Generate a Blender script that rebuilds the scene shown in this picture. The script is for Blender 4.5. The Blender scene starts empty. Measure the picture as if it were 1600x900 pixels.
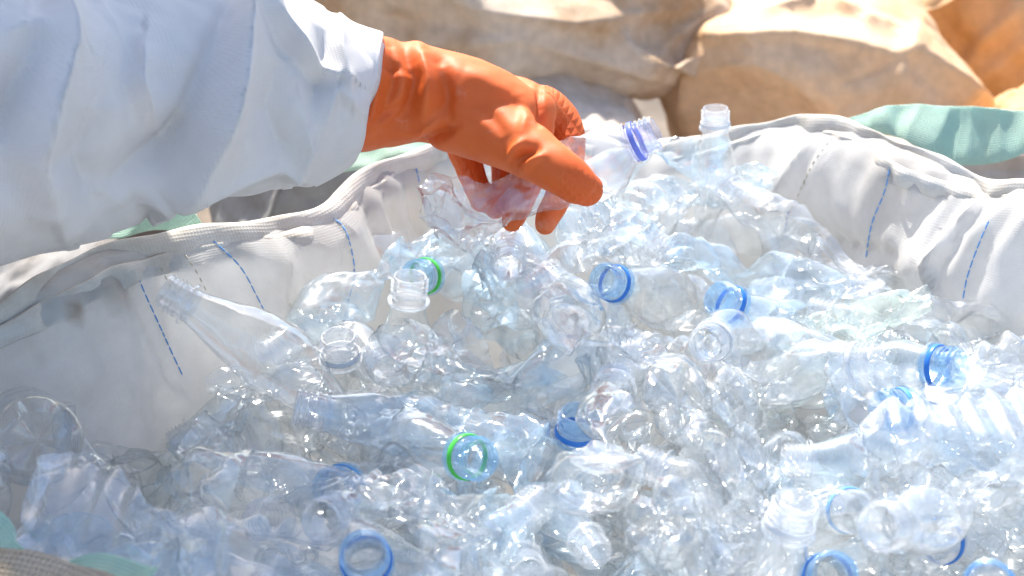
import bpy, bmesh, math, random
import numpy as np
from mathutils import Vector, Matrix
from mathutils.bvhtree import BVHTree

scene = bpy.context.scene
C = scene.collection
R_ = math.radians

# ------------------------------------------------------------------ camera
CAM_Z, PITCH, HFOV = 1.5, R_(28.0), R_(34.0)
FPX = 800.0 / math.tan(HFOV / 2)
cp, sp = math.cos(PITCH), math.sin(PITCH)
cam_d = bpy.data.cameras.new('camera')
cam = bpy.data.objects.new('camera', cam_d)
C.objects.link(cam)
cam.location = (0, 0, CAM_Z)
cam.rotation_euler = (math.pi / 2 - PITCH, 0, 0)
cam_d.sensor_width = 36
cam_d.lens = 18.0 / math.tan(HFOV / 2)
cam_d.clip_start, cam_d.clip_end = 0.05, 500
cam_d.dof.use_dof = True
cam_d.dof.focus_distance = 1.19
cam_d.dof.aperture_fstop = 8.0
scene.camera = cam

# ------------------------------------------------------------------ sky and sun
SUN_DIR = Vector((-0.15, 0.62, 0.77)).normalized()       # towards the sun
elev = math.asin(SUN_DIR.z)
azim = math.atan2(SUN_DIR.x, SUN_DIR.y)
world = bpy.data.worlds.new('World')
scene.world = world
world.use_nodes = True
wn, wl = world.node_tree.nodes, world.node_tree.links
wn.clear()
sky = wn.new('ShaderNodeTexSky')
sky.sky_type = 'NISHITA'
sky.sun_disc = False
sky.sun_elevation = elev
sky.sun_rotation = azim
sky.air_density, sky.dust_density, sky.ozone_density = 1.0, 2.0, 1.0
bg = wn.new('ShaderNodeBackground')
bg.inputs[1].default_value = 0.13
wo = wn.new('ShaderNodeOutputWorld')
wl.new(sky.outputs[0], bg.inputs[0])
wl.new(bg.outputs[0], wo.inputs[0])
sun_d = bpy.data.lights.new('sun', 'SUN')
sun_d.energy = 4.2
sun_d.angle = R_(0.5)
sun_d.color = (1.0, 0.95, 0.86)
sun = bpy.data.objects.new('sun', sun_d)
C.objects.link(sun)
sun.rotation_euler = SUN_DIR.to_track_quat('Z', 'Y').to_euler()

scene.view_settings.view_transform = 'Standard'
scene.view_settings.look = 'None'
scene.view_settings.exposure = 1.12
scene.view_settings.gamma = 1
cy = scene.cycles
cy.max_bounces, cy.diffuse_bounces, cy.glossy_bounces = 8, 3, 3
cy.transmission_bounces, cy.transparent_max_bounces = 4, 32
cy.caustics_reflective = True
cy.blur_glossy = 1.5
cy.caustics_refractive = False
cy.use_adaptive_sampling = True
cy.adaptive_threshold = 0.02
cy.sample_clamp_indirect = 4
cy.use_denoising = True

# ------------------------------------------------------------------ helpers
rng = np.random.default_rng(7)
random.seed(7)


def P(px, py, d):
    """world point on the ray through a photograph position at depth d (metres)"""
    a, b = (px - 800) / FPX, (450 - py) / FPX
    return Vector((d * a, d * (cp + b * sp), CAM_Z + d * (-sp + b * cp)))


def PZ(px, py, z):
    b = (450 - py) / FPX
    return P(px, py, (z - CAM_Z) / (-sp + b * cp))


def pix(v):
    """(n,3) world -> (n,2) photograph position, depth"""
    v = np.asarray(v, float)
    y, z = v[:, 1], v[:, 2] - CAM_Z
    d = y * cp - z * sp
    u = y * sp + z * cp
    return np.stack([800 + FPX * v[:, 0] / d, 450 - FPX * u / d], 1), d


class Noise:
    """smooth sum-of-sines noise, about -1..1"""
    def __init__(self, seed, n=9, spread=1.0):
        r = np.random.default_rng(seed)
        k = r.normal(size=(n, 3))
        k /= np.linalg.norm(k, axis=1)[:, None]
        self.k = k * (1 + spread * (r.random((n, 1)) - .3))
        self.ph = r.random(n) * 6.283
        self.n = n

    def __call__(self, p, scale):
        return np.sin(p @ self.k.T * (6.283 / scale) + self.ph).sum(1) / (self.n ** .5) * .8


def tri(x):
    x = x / 6.283185
    return 4 * np.abs(x - np.floor(x + .5)) - 1


def creases(p, seed, cell, lo, hi, stretch=1.6):
    """network of sharp creases between flat shards: F2 - F1 of scattered points, 0 on the crease"""
    r = np.random.default_rng(seed)
    ax = r.normal(size=3); ax /= np.linalg.norm(ax)
    q = p + np.outer(p @ ax, ax) * (1 / stretch - 1)
    # seeds near the surface itself
    n = max(12, int(len(p) and np.prod(np.ptp(q, axis=0) / cell + 1) * .9))
    sd = q[r.integers(0, len(q), min(n, 260))] + r.normal(size=(min(n, 260), 3)) * cell * .25
    d = np.sqrt(np.maximum(0, (q ** 2).sum(1)[:, None] + (sd ** 2).sum(1)[None] - 2 * q @ sd.T))
    d.partition(1, axis=1)
    return np.minimum((d[:, 1] - d[:, 0]) / cell, 1.0) - .45


class Crumple:
    """sum of triangle waves: flat facets meeting in creases"""
    def __init__(self, seed, n=5):
        r = np.random.default_rng(seed)
        k = r.normal(size=(n, 3))
        k /= np.linalg.norm(k, axis=1)[:, None]
        self.k = k * (.6 + .9 * r.random((n, 1)))
        self.ph = r.random(n) * 6.283
        self.n = n

    def __call__(self, p, scale):
        return tri(p @ self.k.T * (6.283 / scale) + self.ph).sum(1) / self.n ** .5


def sstep(a, b, x):
    t = np.clip((x - a) / (b - a), 0, 1)
    return t * t * (3 - 2 * t)


def mesh_from(name, verts, faces, mat=None, smooth=True, sharp=None, uvs=None):
    me = bpy.data.meshes.new(name)
    vs = np.array([tuple(v) for v in verts], np.float32) if not isinstance(verts, np.ndarray) else verts.astype(np.float32)
    fl = np.array([len(f) for f in faces], np.int32)
    li_ = np.fromiter((i for f in faces for i in f), np.int32)
    me.vertices.add(len(vs)); me.vertices.foreach_set('co', vs.ravel())
    me.loops.add(len(li_)); me.loops.foreach_set('vertex_index', li_)
    me.polygons.add(len(fl)); me.polygons.foreach_set('loop_start', np.r_[0, np.cumsum(fl)[:-1]].astype(np.int32))
    me.update(calc_edges=True); me.validate()
    if smooth:
        me.polygons.foreach_set('use_smooth', [True] * len(me.polygons))
        if sharp:
            me.set_sharp_from_angle(angle=R_(sharp))
    if mat:
        me.materials.append(mat)
    if uvs is not None:
        lay = me.uv_layers.new(name='UVMap')
        li = np.zeros(len(me.loops), int)
        me.loops.foreach_get('vertex_index', li)
        lay.data.foreach_set('uv', np.asarray(uvs, np.float32)[li].ravel())
    return me


def link(name, me, parent=None):
    o = bpy.data.objects.new(name, me)
    C.objects.link(o)
    if parent:
        o.parent = parent
    return o


def tag(o, label=None, cat=None, group=None, kind=None):
    if label: o['label'] = label
    if cat: o['category'] = cat
    if group: o['group'] = group
    if kind: o['kind'] = kind
    return o


def grid_faces(nv, nu, closed=True, flip=False):
    f = []
    for j in range(nv - 1):
        for i in range(nu if closed else nu - 1):
            a, b = j * nu + i, j * nu + (i + 1) % nu
            c, d = (j + 1) * nu + (i + 1) % nu, (j + 1) * nu + i
            f.append((a, d, c, b) if flip else (a, b, c, d))
    return f


def spline(pts, n):
    """Catmull-Rom through rows of numbers, resampled to n rows"""
    p = np.asarray(pts, float)
    p = np.vstack([2 * p[0] - p[1], p, 2 * p[-1] - p[-2]])
    m = len(p) - 3
    out = []
    for t in np.linspace(0, m, n):
        i = min(int(t), m - 1)
        u = t - i
        a, b, c, d = p[i:i + 4]
        out.append(.5 * (2 * b + (c - a) * u + (2 * a - 5 * b + 4 * c - d) * u * u + (3 * b - a - 3 * c + d) * u ** 3))
    return np.array(out)


def seg_dist(q, poly):
    """distance from 2-D points q to a polyline, signed side, and position along it 0..1"""
    poly = np.asarray(poly, float)
    L = np.r_[0, np.cumsum(np.linalg.norm(np.diff(poly, axis=0), axis=1))]
    best = np.full(len(q), 1e9); side = np.zeros(len(q)); along = np.zeros(len(q))
    for i in range(len(poly) - 1):
        a, b = poly[i], poly[i + 1]
        ab = b - a
        t = np.clip(((q - a) @ ab) / (ab @ ab), 0, 1)
        dv = q - (a + t[:, None] * ab)
        dd = np.linalg.norm(dv, axis=1)
        s = np.sign(ab[0] * dv[:, 1] - ab[1] * dv[:, 0])
        m = dd < best
        best[m] = dd[m]; side[m] = s[m]; along[m] = (L[i] + t[m] * (L[i + 1] - L[i])) / L[-1]
    return best, side, along


# ------------------------------------------------------------------ materials
def new_mat(name):
    m = bpy.data.materials.new(name)
    m.use_nodes = True
    n, l = m.node_tree.nodes, m.node_tree.links
    n.clear()
    out = n.new('ShaderNodeOutputMaterial')
    return m, n, l, out


def pet_material(name, tint, haze_col, haze=0.07, rough=0.15):
    """thin clear plastic wall: straight-through transmission, Fresnel gloss, a trace of milky haze"""
    m, n, l, out = new_mat(name)
    tr = n.new('ShaderNodeBsdfTransparent')
    lw = n.new('ShaderNodeLayerWeight'); lw.inputs[0].default_value = .5     # longer way through the wall at a slant absorbs more
    pw = n.new('ShaderNodeMath'); pw.operation = 'POWER'; pw.inputs[1].default_value = 5.0
    tm = n.new('ShaderNodeMix'); tm.data_type = 'RGBA'
    tm.inputs['A'].default_value = (*tint, 1); tm.inputs['B'].default_value = (tint[0] * .30, tint[1] * .38, tint[2] * .45, 1)
    l.new(lw.outputs['Facing'], pw.inputs[0]); l.new(pw.outputs[0], tm.inputs['Factor']); l.new(tm.outputs['Result'], tr.inputs[0])
    gl = n.new('ShaderNodeBsdfGlossy'); gl.inputs['Roughness'].default_value = rough
    gl.inputs[0].default_value = (1, 1, 1, 1)
    df = n.new('ShaderNodeBsdfDiffuse'); df.inputs[0].default_value = (*haze_col, 1)
    tl = n.new('ShaderNodeBsdfTranslucent'); tl.inputs[0].default_value = (*haze_col, 1)
    half = n.new('ShaderNodeMixShader'); half.inputs[0].default_value = .5
    l.new(df.outputs[0], half.inputs[1]); l.new(tl.outputs[0], half.inputs[2])
    at = n.new('ShaderNodeAttribute'); at.attribute_name = 'scuff'      # scuffed, milky patches
    mr = n.new('ShaderNodeMath'); mr.operation = 'MULTIPLY_ADD'
    mr.inputs[1].default_value, mr.inputs[2].default_value = haze * 1.6, haze * .5
    l.new(at.outputs['Fac'], mr.inputs[0])
    hz = n.new('ShaderNodeMixShader')
    l.new(mr.outputs[0], hz.inputs[0]); l.new(tr.outputs[0], hz.inputs[1]); l.new(half.outputs[0], hz.inputs[2])
    fr = n.new('ShaderNodeFresnel'); fr.inputs[0].default_value = 1.5
    gb = n.new('ShaderNodeNewGeometry')          # a thin wall reflects alike from both sides
    ir = n.new('ShaderNodeMapRange'); ir.inputs[3].default_value, ir.inputs[4].default_value = 1.5, 1 / 1.5
    l.new(gb.outputs['Backfacing'], ir.inputs[0]); l.new(ir.outputs[0], fr.inputs[0])
    ml = n.new('ShaderNodeMath'); ml.operation = 'MULTIPLY_ADD'; ml.use_clamp = True
    ml.inputs[1].default_value = 2.1; ml.inputs[2].default_value = .02
    l.new(fr.outputs[0], ml.inputs[0])
    mn = n.new('ShaderNodeMath'); mn.operation = 'MINIMUM'; mn.inputs[1].default_value = .8
    l.new(ml.outputs[0], mn.inputs[0])
    mx = n.new('ShaderNodeMixShader')
    l.new(mn.outputs[0], mx.inputs[0]); l.new(hz.outputs[0], mx.inputs[1]); l.new(gl.outputs[0], mx.inputs[2])
    l.new(mx.outputs[0], out.inputs[0])
    return m


M_CLEAR = pet_material('clear_pet', (.992, .998, 1.0), (.90, .955, .985), .042)
M_BLUISH = pet_material('bluish_pet', (.955, .985, 1.0), (.70, .86, .98), .10)
M_GREENISH = pet_material('greenish_pet', (.97, .995, .98), (.84, .93, .88), .12)
M_HELD = pet_material('held_pet', (.985, .99, .995), (.92, .955, .985), .055)
M_NECK = pet_material('clear_neck', (.985, .99, .995), (.92, .95, .98), .30, .07)
M_NECKB = pet_material('blue_neck', (.86, .945, 1.0), (.30, .62, .95), .24, .06)


def plastic(name, col, rough=.28, trans=.35):
    m, n, l, out = new_mat(name)
    b = n.new('ShaderNodeBsdfPrincipled')
    b.inputs['Base Color'].default_value = (*col, 1)
    b.inputs['Roughness'].default_value = rough
    b.inputs['Specular IOR Level'].default_value = .5
    tl = n.new('ShaderNodeBsdfTranslucent'); tl.inputs[0].default_value = (*col, 1)
    mx = n.new('ShaderNodeMixShader'); mx.inputs[0].default_value = trans
    l.new(b.outputs[0], mx.inputs[1]); l.new(tl.outputs[0], mx.inputs[2])
    l.new(mx.outputs[0], out.inputs[0])
    return m


M_BAND = {
    'blue': plastic('blue_band', (.06, .30, .80)),
    'lilac': plastic('lilac_band', (.26, .34, .86)),
    'white': plastic('white_band', (.82, .85, .88)),
    'green': plastic('green_band', (.12, .72, .12)),
    'sky': plastic('sky_band', (.18, .50, .86)),
}


def fabric(name, col, dirt=(.3, .22, .14), dirt_amt=.3, dirt_scale=6, weave=420, trans=.18, coords='UV', bump=.25, mottled=.06, spots=()):
    """woven polypropylene or cloth with grain, weave relief and dirt stains"""
    m, n, l, out = new_mat(name)
    co = n.new('ShaderNodeTexCoord')
    src = co.outputs[coords]
    nz = n.new('ShaderNodeTexNoise'); nz.inputs['Scale'].default_value = dirt_scale; nz.inputs['Detail'].default_value = 7
    nz.inputs['Roughness'].default_value = .62
    l.new(co.outputs['Object'], nz.inputs[0])
    rp = n.new('ShaderNodeMapRange')
    rp.inputs[1].default_value, rp.inputs[2].default_value = .42, .70
    rp.inputs[3].default_value, rp.inputs[4].default_value = 0, dirt_amt
    l.new(nz.outputs[0], rp.inputs[0])
    fac = rp.outputs[0]
    for (cx, cy_, cz, rad, amt) in spots:       # dirt patches with a place of their own
        geo = n.new('ShaderNodeNewGeometry')
        dist = n.new('ShaderNodeVectorMath'); dist.operation = 'DISTANCE'
        dist.inputs[1].default_value = (cx, cy_, cz)
        l.new(geo.outputs['Position'], dist.inputs[0])
        n3 = n.new('ShaderNodeTexNoise'); n3.inputs['Scale'].default_value = 38; n3.inputs['Detail'].default_value = 4
        l.new(geo.outputs['Position'], n3.inputs[0])
        ad = n.new('ShaderNodeMath'); ad.operation = 'MULTIPLY_ADD'; ad.inputs[1].default_value = rad * 2.2; 
        l.new(n3.outputs[0], ad.inputs[0]); l.new(dist.outputs['Value'], ad.inputs[2])
        mr = n.new('ShaderNodeMapRange')
        mr.inputs[1].default_value, mr.inputs[2].default_value = rad * 1.25, rad * 2.1
        mr.inputs[3].default_value, mr.inputs[4].default_value = amt, 0
        l.new(ad.outputs[0], mr.inputs[0])
        mx_ = n.new('ShaderNodeMath'); mx_.operation = 'MAXIMUM'
        l.new(fac, mx_.inputs[0]); l.new(mr.outputs[0], mx_.inputs[1])
        fac = mx_.outputs[0]
    mix = n.new('ShaderNodeMix'); mix.data_type = 'RGBA'
    mix.inputs['A'].default_value = (*col, 1); mix.inputs['B'].default_value = (*dirt, 1)
    l.new(fac, mix.inputs['Factor'])
    # weave
    w1 = n.new('ShaderNodeTexWave'); w1.bands_direction = 'X'; w1.inputs['Scale'].default_value = weave / 6.283 * 1
    w2 = n.new('ShaderNodeTexWave'); w2.bands_direction = 'Y'; w2.inputs['Scale'].default_value = weave / 6.283 * 1
    for w in (w1, w2):
        w.inputs['Distortion'].default_value = .6
        l.new(src, w.inputs[0])
    mu = n.new('ShaderNodeMath'); mu.operation = 'MULTIPLY'
    l.new(w1.outputs[1], mu.inputs[0]); l.new(w2.outputs[1], mu.inputs[1])
    n2 = n.new('ShaderNodeTexNoise'); n2.inputs['Scale'].default_value = 70; n2.inputs['Detail'].default_value = 4
    l.new(co.outputs['Object'], n2.inputs[0])
    ad2 = n.new('ShaderNodeMath'); ad2.operation = 'ADD'
    l.new(mu.outputs[0], ad2.inputs[0]); l.new(n2.outputs[0], ad2.inputs[1])
    bp = n.new('ShaderNodeBump'); bp.inputs['Strength'].default_value = bump; bp.inputs['Distance'].default_value = .0012 if bump < .9 else .0022
    l.new(ad2.outputs[0], bp.inputs['Height'])
    hs = n.new('ShaderNodeHueSaturation')
    vr = n.new('ShaderNodeMapRange')
    vr.inputs[3].default_value, vr.inputs[4].default_value = 1 - mottled * 2, 1 + mottled
    l.new(n2.outputs[0], vr.inputs[0]); l.new(vr.outputs[0], hs.inputs['Value']); l.new(mix.outputs['Result'], hs.inputs['Color'])
    b = n.new('ShaderNodeBsdfPrincipled')
    b.inputs['Roughness'].default_value = .62
    b.inputs['Specular IOR Level'].default_value = .3
    l.new(hs.outputs[0], b.inputs['Base Color']); l.new(bp.outputs[0], b.inputs['Normal'])
    tl = n.new('ShaderNodeBsdfTranslucent')
    l.new(hs.outputs[0], tl.inputs[0])
    mx = n.new('ShaderNodeMixShader'); mx.inputs[0].default_value = trans
    l.new(b.outputs[0], mx.inputs[1]); l.new(tl.outputs[0], mx.inputs[2])
    l.new(mx.outputs[0], out.inputs[0])
    return m


stain = P(150, 480, 1.17)
stain2 = P(190, 440, 1.2)
stain3 = P(118, 495, 1.15)
M_BAG = fabric('white_woven_bag', (.84, .84, .83), (.42, .34, .25), .38, 5, 1050, .50, bump=.28,
               spots=[(*stain, .022, .75), (*stain2, .03, .4), (*stain3, .012, .7)])
M_HEM = fabric('bag_hem', (.78, .75, .69), (.40, .31, .21), .6, 14, 700, .12)
M_STRAP = fabric('green_strap', (.56, .80, .68), (.56, .58, .42), .4, 14, 900, .3, bump=.6)
M_NEARHEM = fabric('coarse_weave_hem', (.50, .44, .35), (.26, .17, .09), .8, 30, 640, .05, bump=1.0)
M_SLEEVE = fabric('white_coverall', (.82, .79, .77), (.62, .6, .56), .3, 7, 1100, .10, bump=.25, mottled=.03)
M_SACK_TAN_FLARE = fabric('tan_flare_sack', (.86, .60, .38), (.66, .36, .14), .7, 5, 500, .10, mottled=.14)  # warm sun-flare tint mixed into the tan base colour
M_SACK_ORANGE_FLARE = fabric('orange_flare_sack', (.84, .54, .28), (.60, .32, .10), .6, 6, 500, .10, mottled=.12)  # the sun flare's orange glow, painted into the sack colour
M_SACK_DIRTY = fabric('dirty_sack', (.78, .62, .47), (.46, .25, .10), 1.0, 7, 500, .08, mottled=.16)
M_SACK_PALE = fabric('pale_sack', (.74, .64, .55), (.44, .29, .17), .8, 6, 500, .10, mottled=.12)
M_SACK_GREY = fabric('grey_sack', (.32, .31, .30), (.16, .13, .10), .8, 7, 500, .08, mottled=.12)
M_STITCH = plastic('blue_thread', (.11, .34, .74), .7, .05)
M_SEAM = plastic('brown_thread', (.60, .53, .43), .8, .05)


def glove_material():
    m, n, l, out = new_mat('orange_rubber')
    co = n.new('ShaderNodeTexCoord')
    nz = n.new('ShaderNodeTexNoise'); nz.inputs['Scale'].default_value = 16; nz.inputs['Detail'].default_value = 6
    l.new(co.outputs['Object'], nz.inputs[0])
    rp = n.new('ShaderNodeValToRGB')
    rp.color_ramp.elements[0].position, rp.color_ramp.elements[1].position = .34, .70
    rp.color_ramp.elements[0].color = (.74, .118, .014, 1)
    rp.color_ramp.elements[1].color = (.81, .172, .036, 1)
    l.new(nz.outputs[0], rp.inputs[0])
    # pale chalky scuffs
    n2 = n.new('ShaderNodeTexNoise'); n2.inputs['Scale'].default_value = 42; n2.inputs['Detail'].default_value = 8
    n2.inputs['Roughness'].default_value = .7
    l.new(co.outputs['Object'], n2.inputs[0])
    sc = n.new('ShaderNodeMapRange'); sc.inputs[1].default_value, sc.inputs[2].default_value = .60, .78
    sc.inputs[4].default_value = .42
    l.new(n2.outputs[0], sc.inputs[0])
    mix = n.new('ShaderNodeMix'); mix.data_type = 'RGBA'
    mix.inputs['B'].default_value = (.78, .42, .30, 1)
    l.new(sc.outputs[0], mix.inputs['Factor']); l.new(rp.outputs[0], mix.inputs['A'])
    # diamond grip on the finger pads
    at = n.new('ShaderNodeAttribute'); at.attribute_name = 'grip'
    hs = []
    for ang in (40, -40):
        mp = n.new('ShaderNodeMapping'); mp.inputs['Rotation'].default_value = (0, R_(ang), 0)
        l.new(co.outputs['Object'], mp.inputs[0])
        w = n.new('ShaderNodeTexWave'); w.bands_direction = 'X'; w.inputs['Scale'].default_value = 62
        w.wave_profile = 'TRI'
        l.new(mp.outputs[0], w.inputs[0])
        hs.append(w)
    mn = n.new('ShaderNodeMath'); mn.operation = 'MINIMUM'
    l.new(hs[0].outputs[1], mn.inputs[0]); l.new(hs[1].outputs[1], mn.inputs[1])
    mu = n.new('ShaderNodeMath'); mu.operation = 'MULTIPLY'
    l.new(mn.outputs[0], mu.inputs[0]); l.new(at.outputs['Fac'], mu.inputs[1])
    n3 = n.new('ShaderNodeMath'); n3.operation = 'MULTIPLY_ADD'; n3.inputs[1].default_value = .25
    l.new(n2.outputs[0], n3.inputs[0]); l.new(mu.outputs[0], n3.inputs[2])
    bp = n.new('ShaderNodeBump'); bp.inputs['Strength'].default_value = .6; bp.inputs['Distance'].default_value = .0012
    l.new(n3.outputs[0], bp.inputs['Height'])
    b = n.new('ShaderNodeBsdfPrincipled')
    b.inputs['Roughness'].default_value = .58
    b.inputs['Specular IOR Level'].default_value = .45
    b.inputs['Subsurface Weight'].default_value = .12
    b.inputs['Subsurface Radius'].default_value = (.010, .003, .001)
    b.inputs['Subsurface Scale'].default_value = .6
    l.new(mix.outputs['Result'], b.inputs['Base Color']); l.new(bp.outputs[0], b.inputs['Normal'])
    l.new(b.outputs[0], out.inputs[0])
    return m


M_GLOVE = glove_material()


def ground_material():
    m, n, l, out = new_mat('dry_dirt')
    co = n.new('ShaderNodeTexCoord')
    nz = n.new('ShaderNodeTexNoise'); nz.inputs['Scale'].default_value = 6; nz.inputs['Detail'].default_value = 9
    l.new(co.outputs['Object'], nz.inputs[0])
    rp = n.new('ShaderNodeValToRGB')
    rp.color_ramp.elements[0].position, rp.color_ramp.elements[1].position = .35, .68
    rp.color_ramp.elements[0].color = (.09, .07, .055, 1)
    rp.color_ramp.elements[1].color = (.27, .22, .17, 1)
    l.new(nz.outputs[0], rp.inputs[0])
    bp = n.new('ShaderNodeBump'); bp.inputs['Strength'].default_value = .6; bp.inputs['Distance'].default_value = .02
    l.new(nz.outputs[0], bp.inputs['Height'])
    b = n.new('ShaderNodeBsdfPrincipled'); b.inputs['Roughness'].default_value = .9
    l.new(rp.outputs[0], b.inputs['Base Color']); l.new(bp.outputs[0], b.inputs['Normal'])
    l.new(b.outputs[0], out.inputs[0])
    return m


# ------------------------------------------------------------------ ground
gs = 120.0
gn = 41
gx = np.linspace(-1, 1, gn)
gx = np.sign(gx) * np.abs(gx) ** 3 * gs
GX, GY = np.meshgrid(gx, gx)
gz = Noise(3)(np.stack([GX.ravel(), GY.ravel(), 0 * GX.ravel()], 1), 2.3) * .012
tag(link('ground', mesh_from('ground', np.stack([GX.ravel(), GY.ravel(), gz], 1), grid_faces(gn, gn, False), ground_material())), kind='structure')

# ------------------------------------------------------------------ the bulk bag that holds the bottles
bag = bpy.data.objects.new('bulk_bag', None)
C.objects.link(bag)
bag.location = (.07, .95, 0)
tag(bag, 'open white woven bulk bag filled to the brim with clear plastic bottles', 'bulk bag')


def rel(parent, verts):
    return np.asarray(verts, float) - np.array(parent.location)


# rim: photograph position + depth where it is in view, plan points where it is not
rim_pts = [
    (-.30, .70, .985), (-.385, .80, .965), (-.425, .90, .955),
    P(0, 492, 1.135), P(110, 428, 1.185), P(195, 392, 1.225), P(330, 362, 1.27), P(430, 350, 1.31), P(510, 328, 1.34), P(570, 280, 1.385),
    P(650, 245, 1.435), P(700, 228, 1.47), P(800, 222, 1.52), P(925, 214, 1.57), P(1000, 240, 1.575),
    P(1090, 226, 1.55), P(1200, 196, 1.52), P(1300, 192, 1.475), P(1345, 208, 1.44), P(1420, 246, 1.39), P(1540, 290, 1.34), P(1600, 293, 1.30), P(1720, 330, 1.24),
    (.56, .98, .965), (.56, .86, .95), (.42, .66, .95), (.22, .42, .95), (.10, .31, .955), (-.02, .33, .96), (-.16, .50, .97), (-.24, .615, .975),
]
rim = spline([tuple(p) for p in rim_pts] + [tuple(rim_pts[0])], 420)[:-1]
NU = len(rim)
cen = np.array([.06, .93])
outdir = rim[:, :2] - cen
outdir /= np.linalg.norm(outdir, axis=1)[:, None]
tang = np.roll(rim, -1, 0) - np.roll(rim, 1, 0)
tang[:, 2] = 0
tang /= np.linalg.norm(tang, axis=1)[:, None]
nrm = np.stack([tang[:, 1], -tang[:, 0]], 1)
nrm *= np.sign((nrm * outdir).sum(1))[:, None]
for _ in range(14):
    nrm = (np.roll(nrm, 1, 0) + nrm + np.roll(nrm, -1, 0)) / 3
nrm /= np.linalg.norm(nrm, axis=1)[:, None]
arc = np.r_[0, np.cumsum(np.linalg.norm(np.diff(rim, axis=0), axis=1))]
# profile: (outward offset, z below rim or absolute)
prof = []
for z in np.linspace(0.004, .80, 14):
    prof.append((.03 * math.sin(z * 3.4), z, 'abs'))
for t in np.linspace(.84, 1, 6):
    prof.append((.03 * math.sin(.8 * 3.4) * (1 - (t - .8) * 5) + .012, t, 'frac'))
prof.append((.004, 0.004, 'below'))
nin = 44
for t in np.linspace(0.02, 1, nin):
    prof.append((-.008 - .085 * t ** 1.25, .008 + .30 * t, 'below'))
NVb = len(prof)
verts = np.zeros((NVb, NU, 3)); uv = np.zeros((NVb, NU, 2))
vlen = 0
for j, (o, z, k) in enumerate(prof):
    zz = {'abs': np.full(NU, z), 'frac': rim[:, 2] * z, 'below': rim[:, 2] - z}[k]
    verts[j, :, :2] = rim[:, :2] + nrm * o
    verts[j, :, 2] = zz
    if j: vlen = vlen + np.linalg.norm(verts[j, 5] - verts[j - 1, 5])
    uv[j, :, 0] = arc; uv[j, :, 1] = vlen
V = verts.reshape(-1, 3)
nz1, nz2, cr1 = Noise(11), Noise(12), Crumple(13, 6)
amp = np.array([0.4 if p[2] == 'abs' else (.25 if p[2] == 'frac' else .3 + 1.2 * min(1, max(0, p[1] - .008) / .05)) for p in prof]).repeat(NU)
disp = amp * (.010 * creases(V, 15, .16, 0, 1, 2.0) + .0085 * creases(V, 16, .07, 0, 1, 2.4) + .005 * nz1(V * [1, 1, .6], .26) + .006 * cr1(V * [1, 1, .5], .20) + .0022 * cr1(V * [1, 1, .8], .06))
# vertical gathers under the hem
inside = np.array([1.0 if p[2] == 'below' else 0 for p in prof]).repeat(NU)
below = np.array([p[1] if p[2] == 'below' else 9 for p in prof]).repeat(NU)
q, dd = pix(V)
gath = inside * np.exp(-((below - .03) / .045) ** 2)
phase = np.tile(arc, NVb)
disp += gath * .0035 * np.sin(phase * 6.283 / .033 + 2.2 * nz2(V, .25)) * (.4 + .6 * (nz2(V, .4) > 0))
N3 = np.concatenate([np.tile(nrm, (NVb, 1)), np.zeros((NVb * NU, 1))], 1)
# folds seen in the photograph, as ridges (+ = towards the inside) across the wall
folds = [([(300, 385), (345, 470), (360, 560)], .012, 30), ([(440, 380), (420, 460), (400, 540)], .020, 46), ([(555, 300), (500, 420), (440, 480)], .012, 40),
         ([(60, 500), (80, 600), (110, 690)], -.010, 50), ([(200, 480), (240, 580), (330, 640)], .010, 50),
         ([(1290, 205), (1240, 300), (1170, 340)], .020, 36), ([(1300, 205), (1345, 330), (1330, 420)], .010, 40), ([(1460, 255), (1500, 330), (1480, 390)], -.014, 40),
         ([(1545, 300), (1500, 390), (1540, 520)], .022, 34), ([(1180, 330), (1300, 370), (1470, 390)], -.016, 34), ([(1400, 400), (1480, 390), (1580, 330)], .012, 30)]
for poly, a, w in folds:
    ds, sd, al = seg_dist(q, poly)
    fall = np.sin(np.clip(al, .03, .97) * 3.1416) ** .6
    s = ds * sd / w
    disp -= inside * (below > .012) * a * fall * np.exp(-np.abs(s) * 1.0) * np.where(s > 0, 1, .55)
V = V + N3 * disp[:, None]
faces = grid_faces(NVb, NU, True)
# inner floor of the liner
ci = len(V)
last = V[-NU:]
V = np.vstack([V, last.mean(0)[None] - [0, 0, .02]])
uvs = np.vstack([uv.reshape(-1, 2), [[0, 0]]])
faces += [((NVb - 1) * NU + i, (NVb - 1) * NU + (i + 1) % NU, ci) for i in range(NU)]
bag_me = mesh_from('bag_wall', rel(bag, V), faces, M_BAG, uvs=uvs)
bag_wall = link('bag_wall', bag_me, bag)
bag_bvh = BVHTree.FromPolygons([tuple(v) for v in V], faces)
CAMP = Vector((0, 0, CAM_Z))


def on_bag(px, py, lift=.002):
    d = (P(px, py, 1) - CAMP).normalized()
    hit = bag_bvh.ray_cast(CAMP, d)
    if hit[0] is None: return None
    return hit[0] - d * lift


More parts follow.
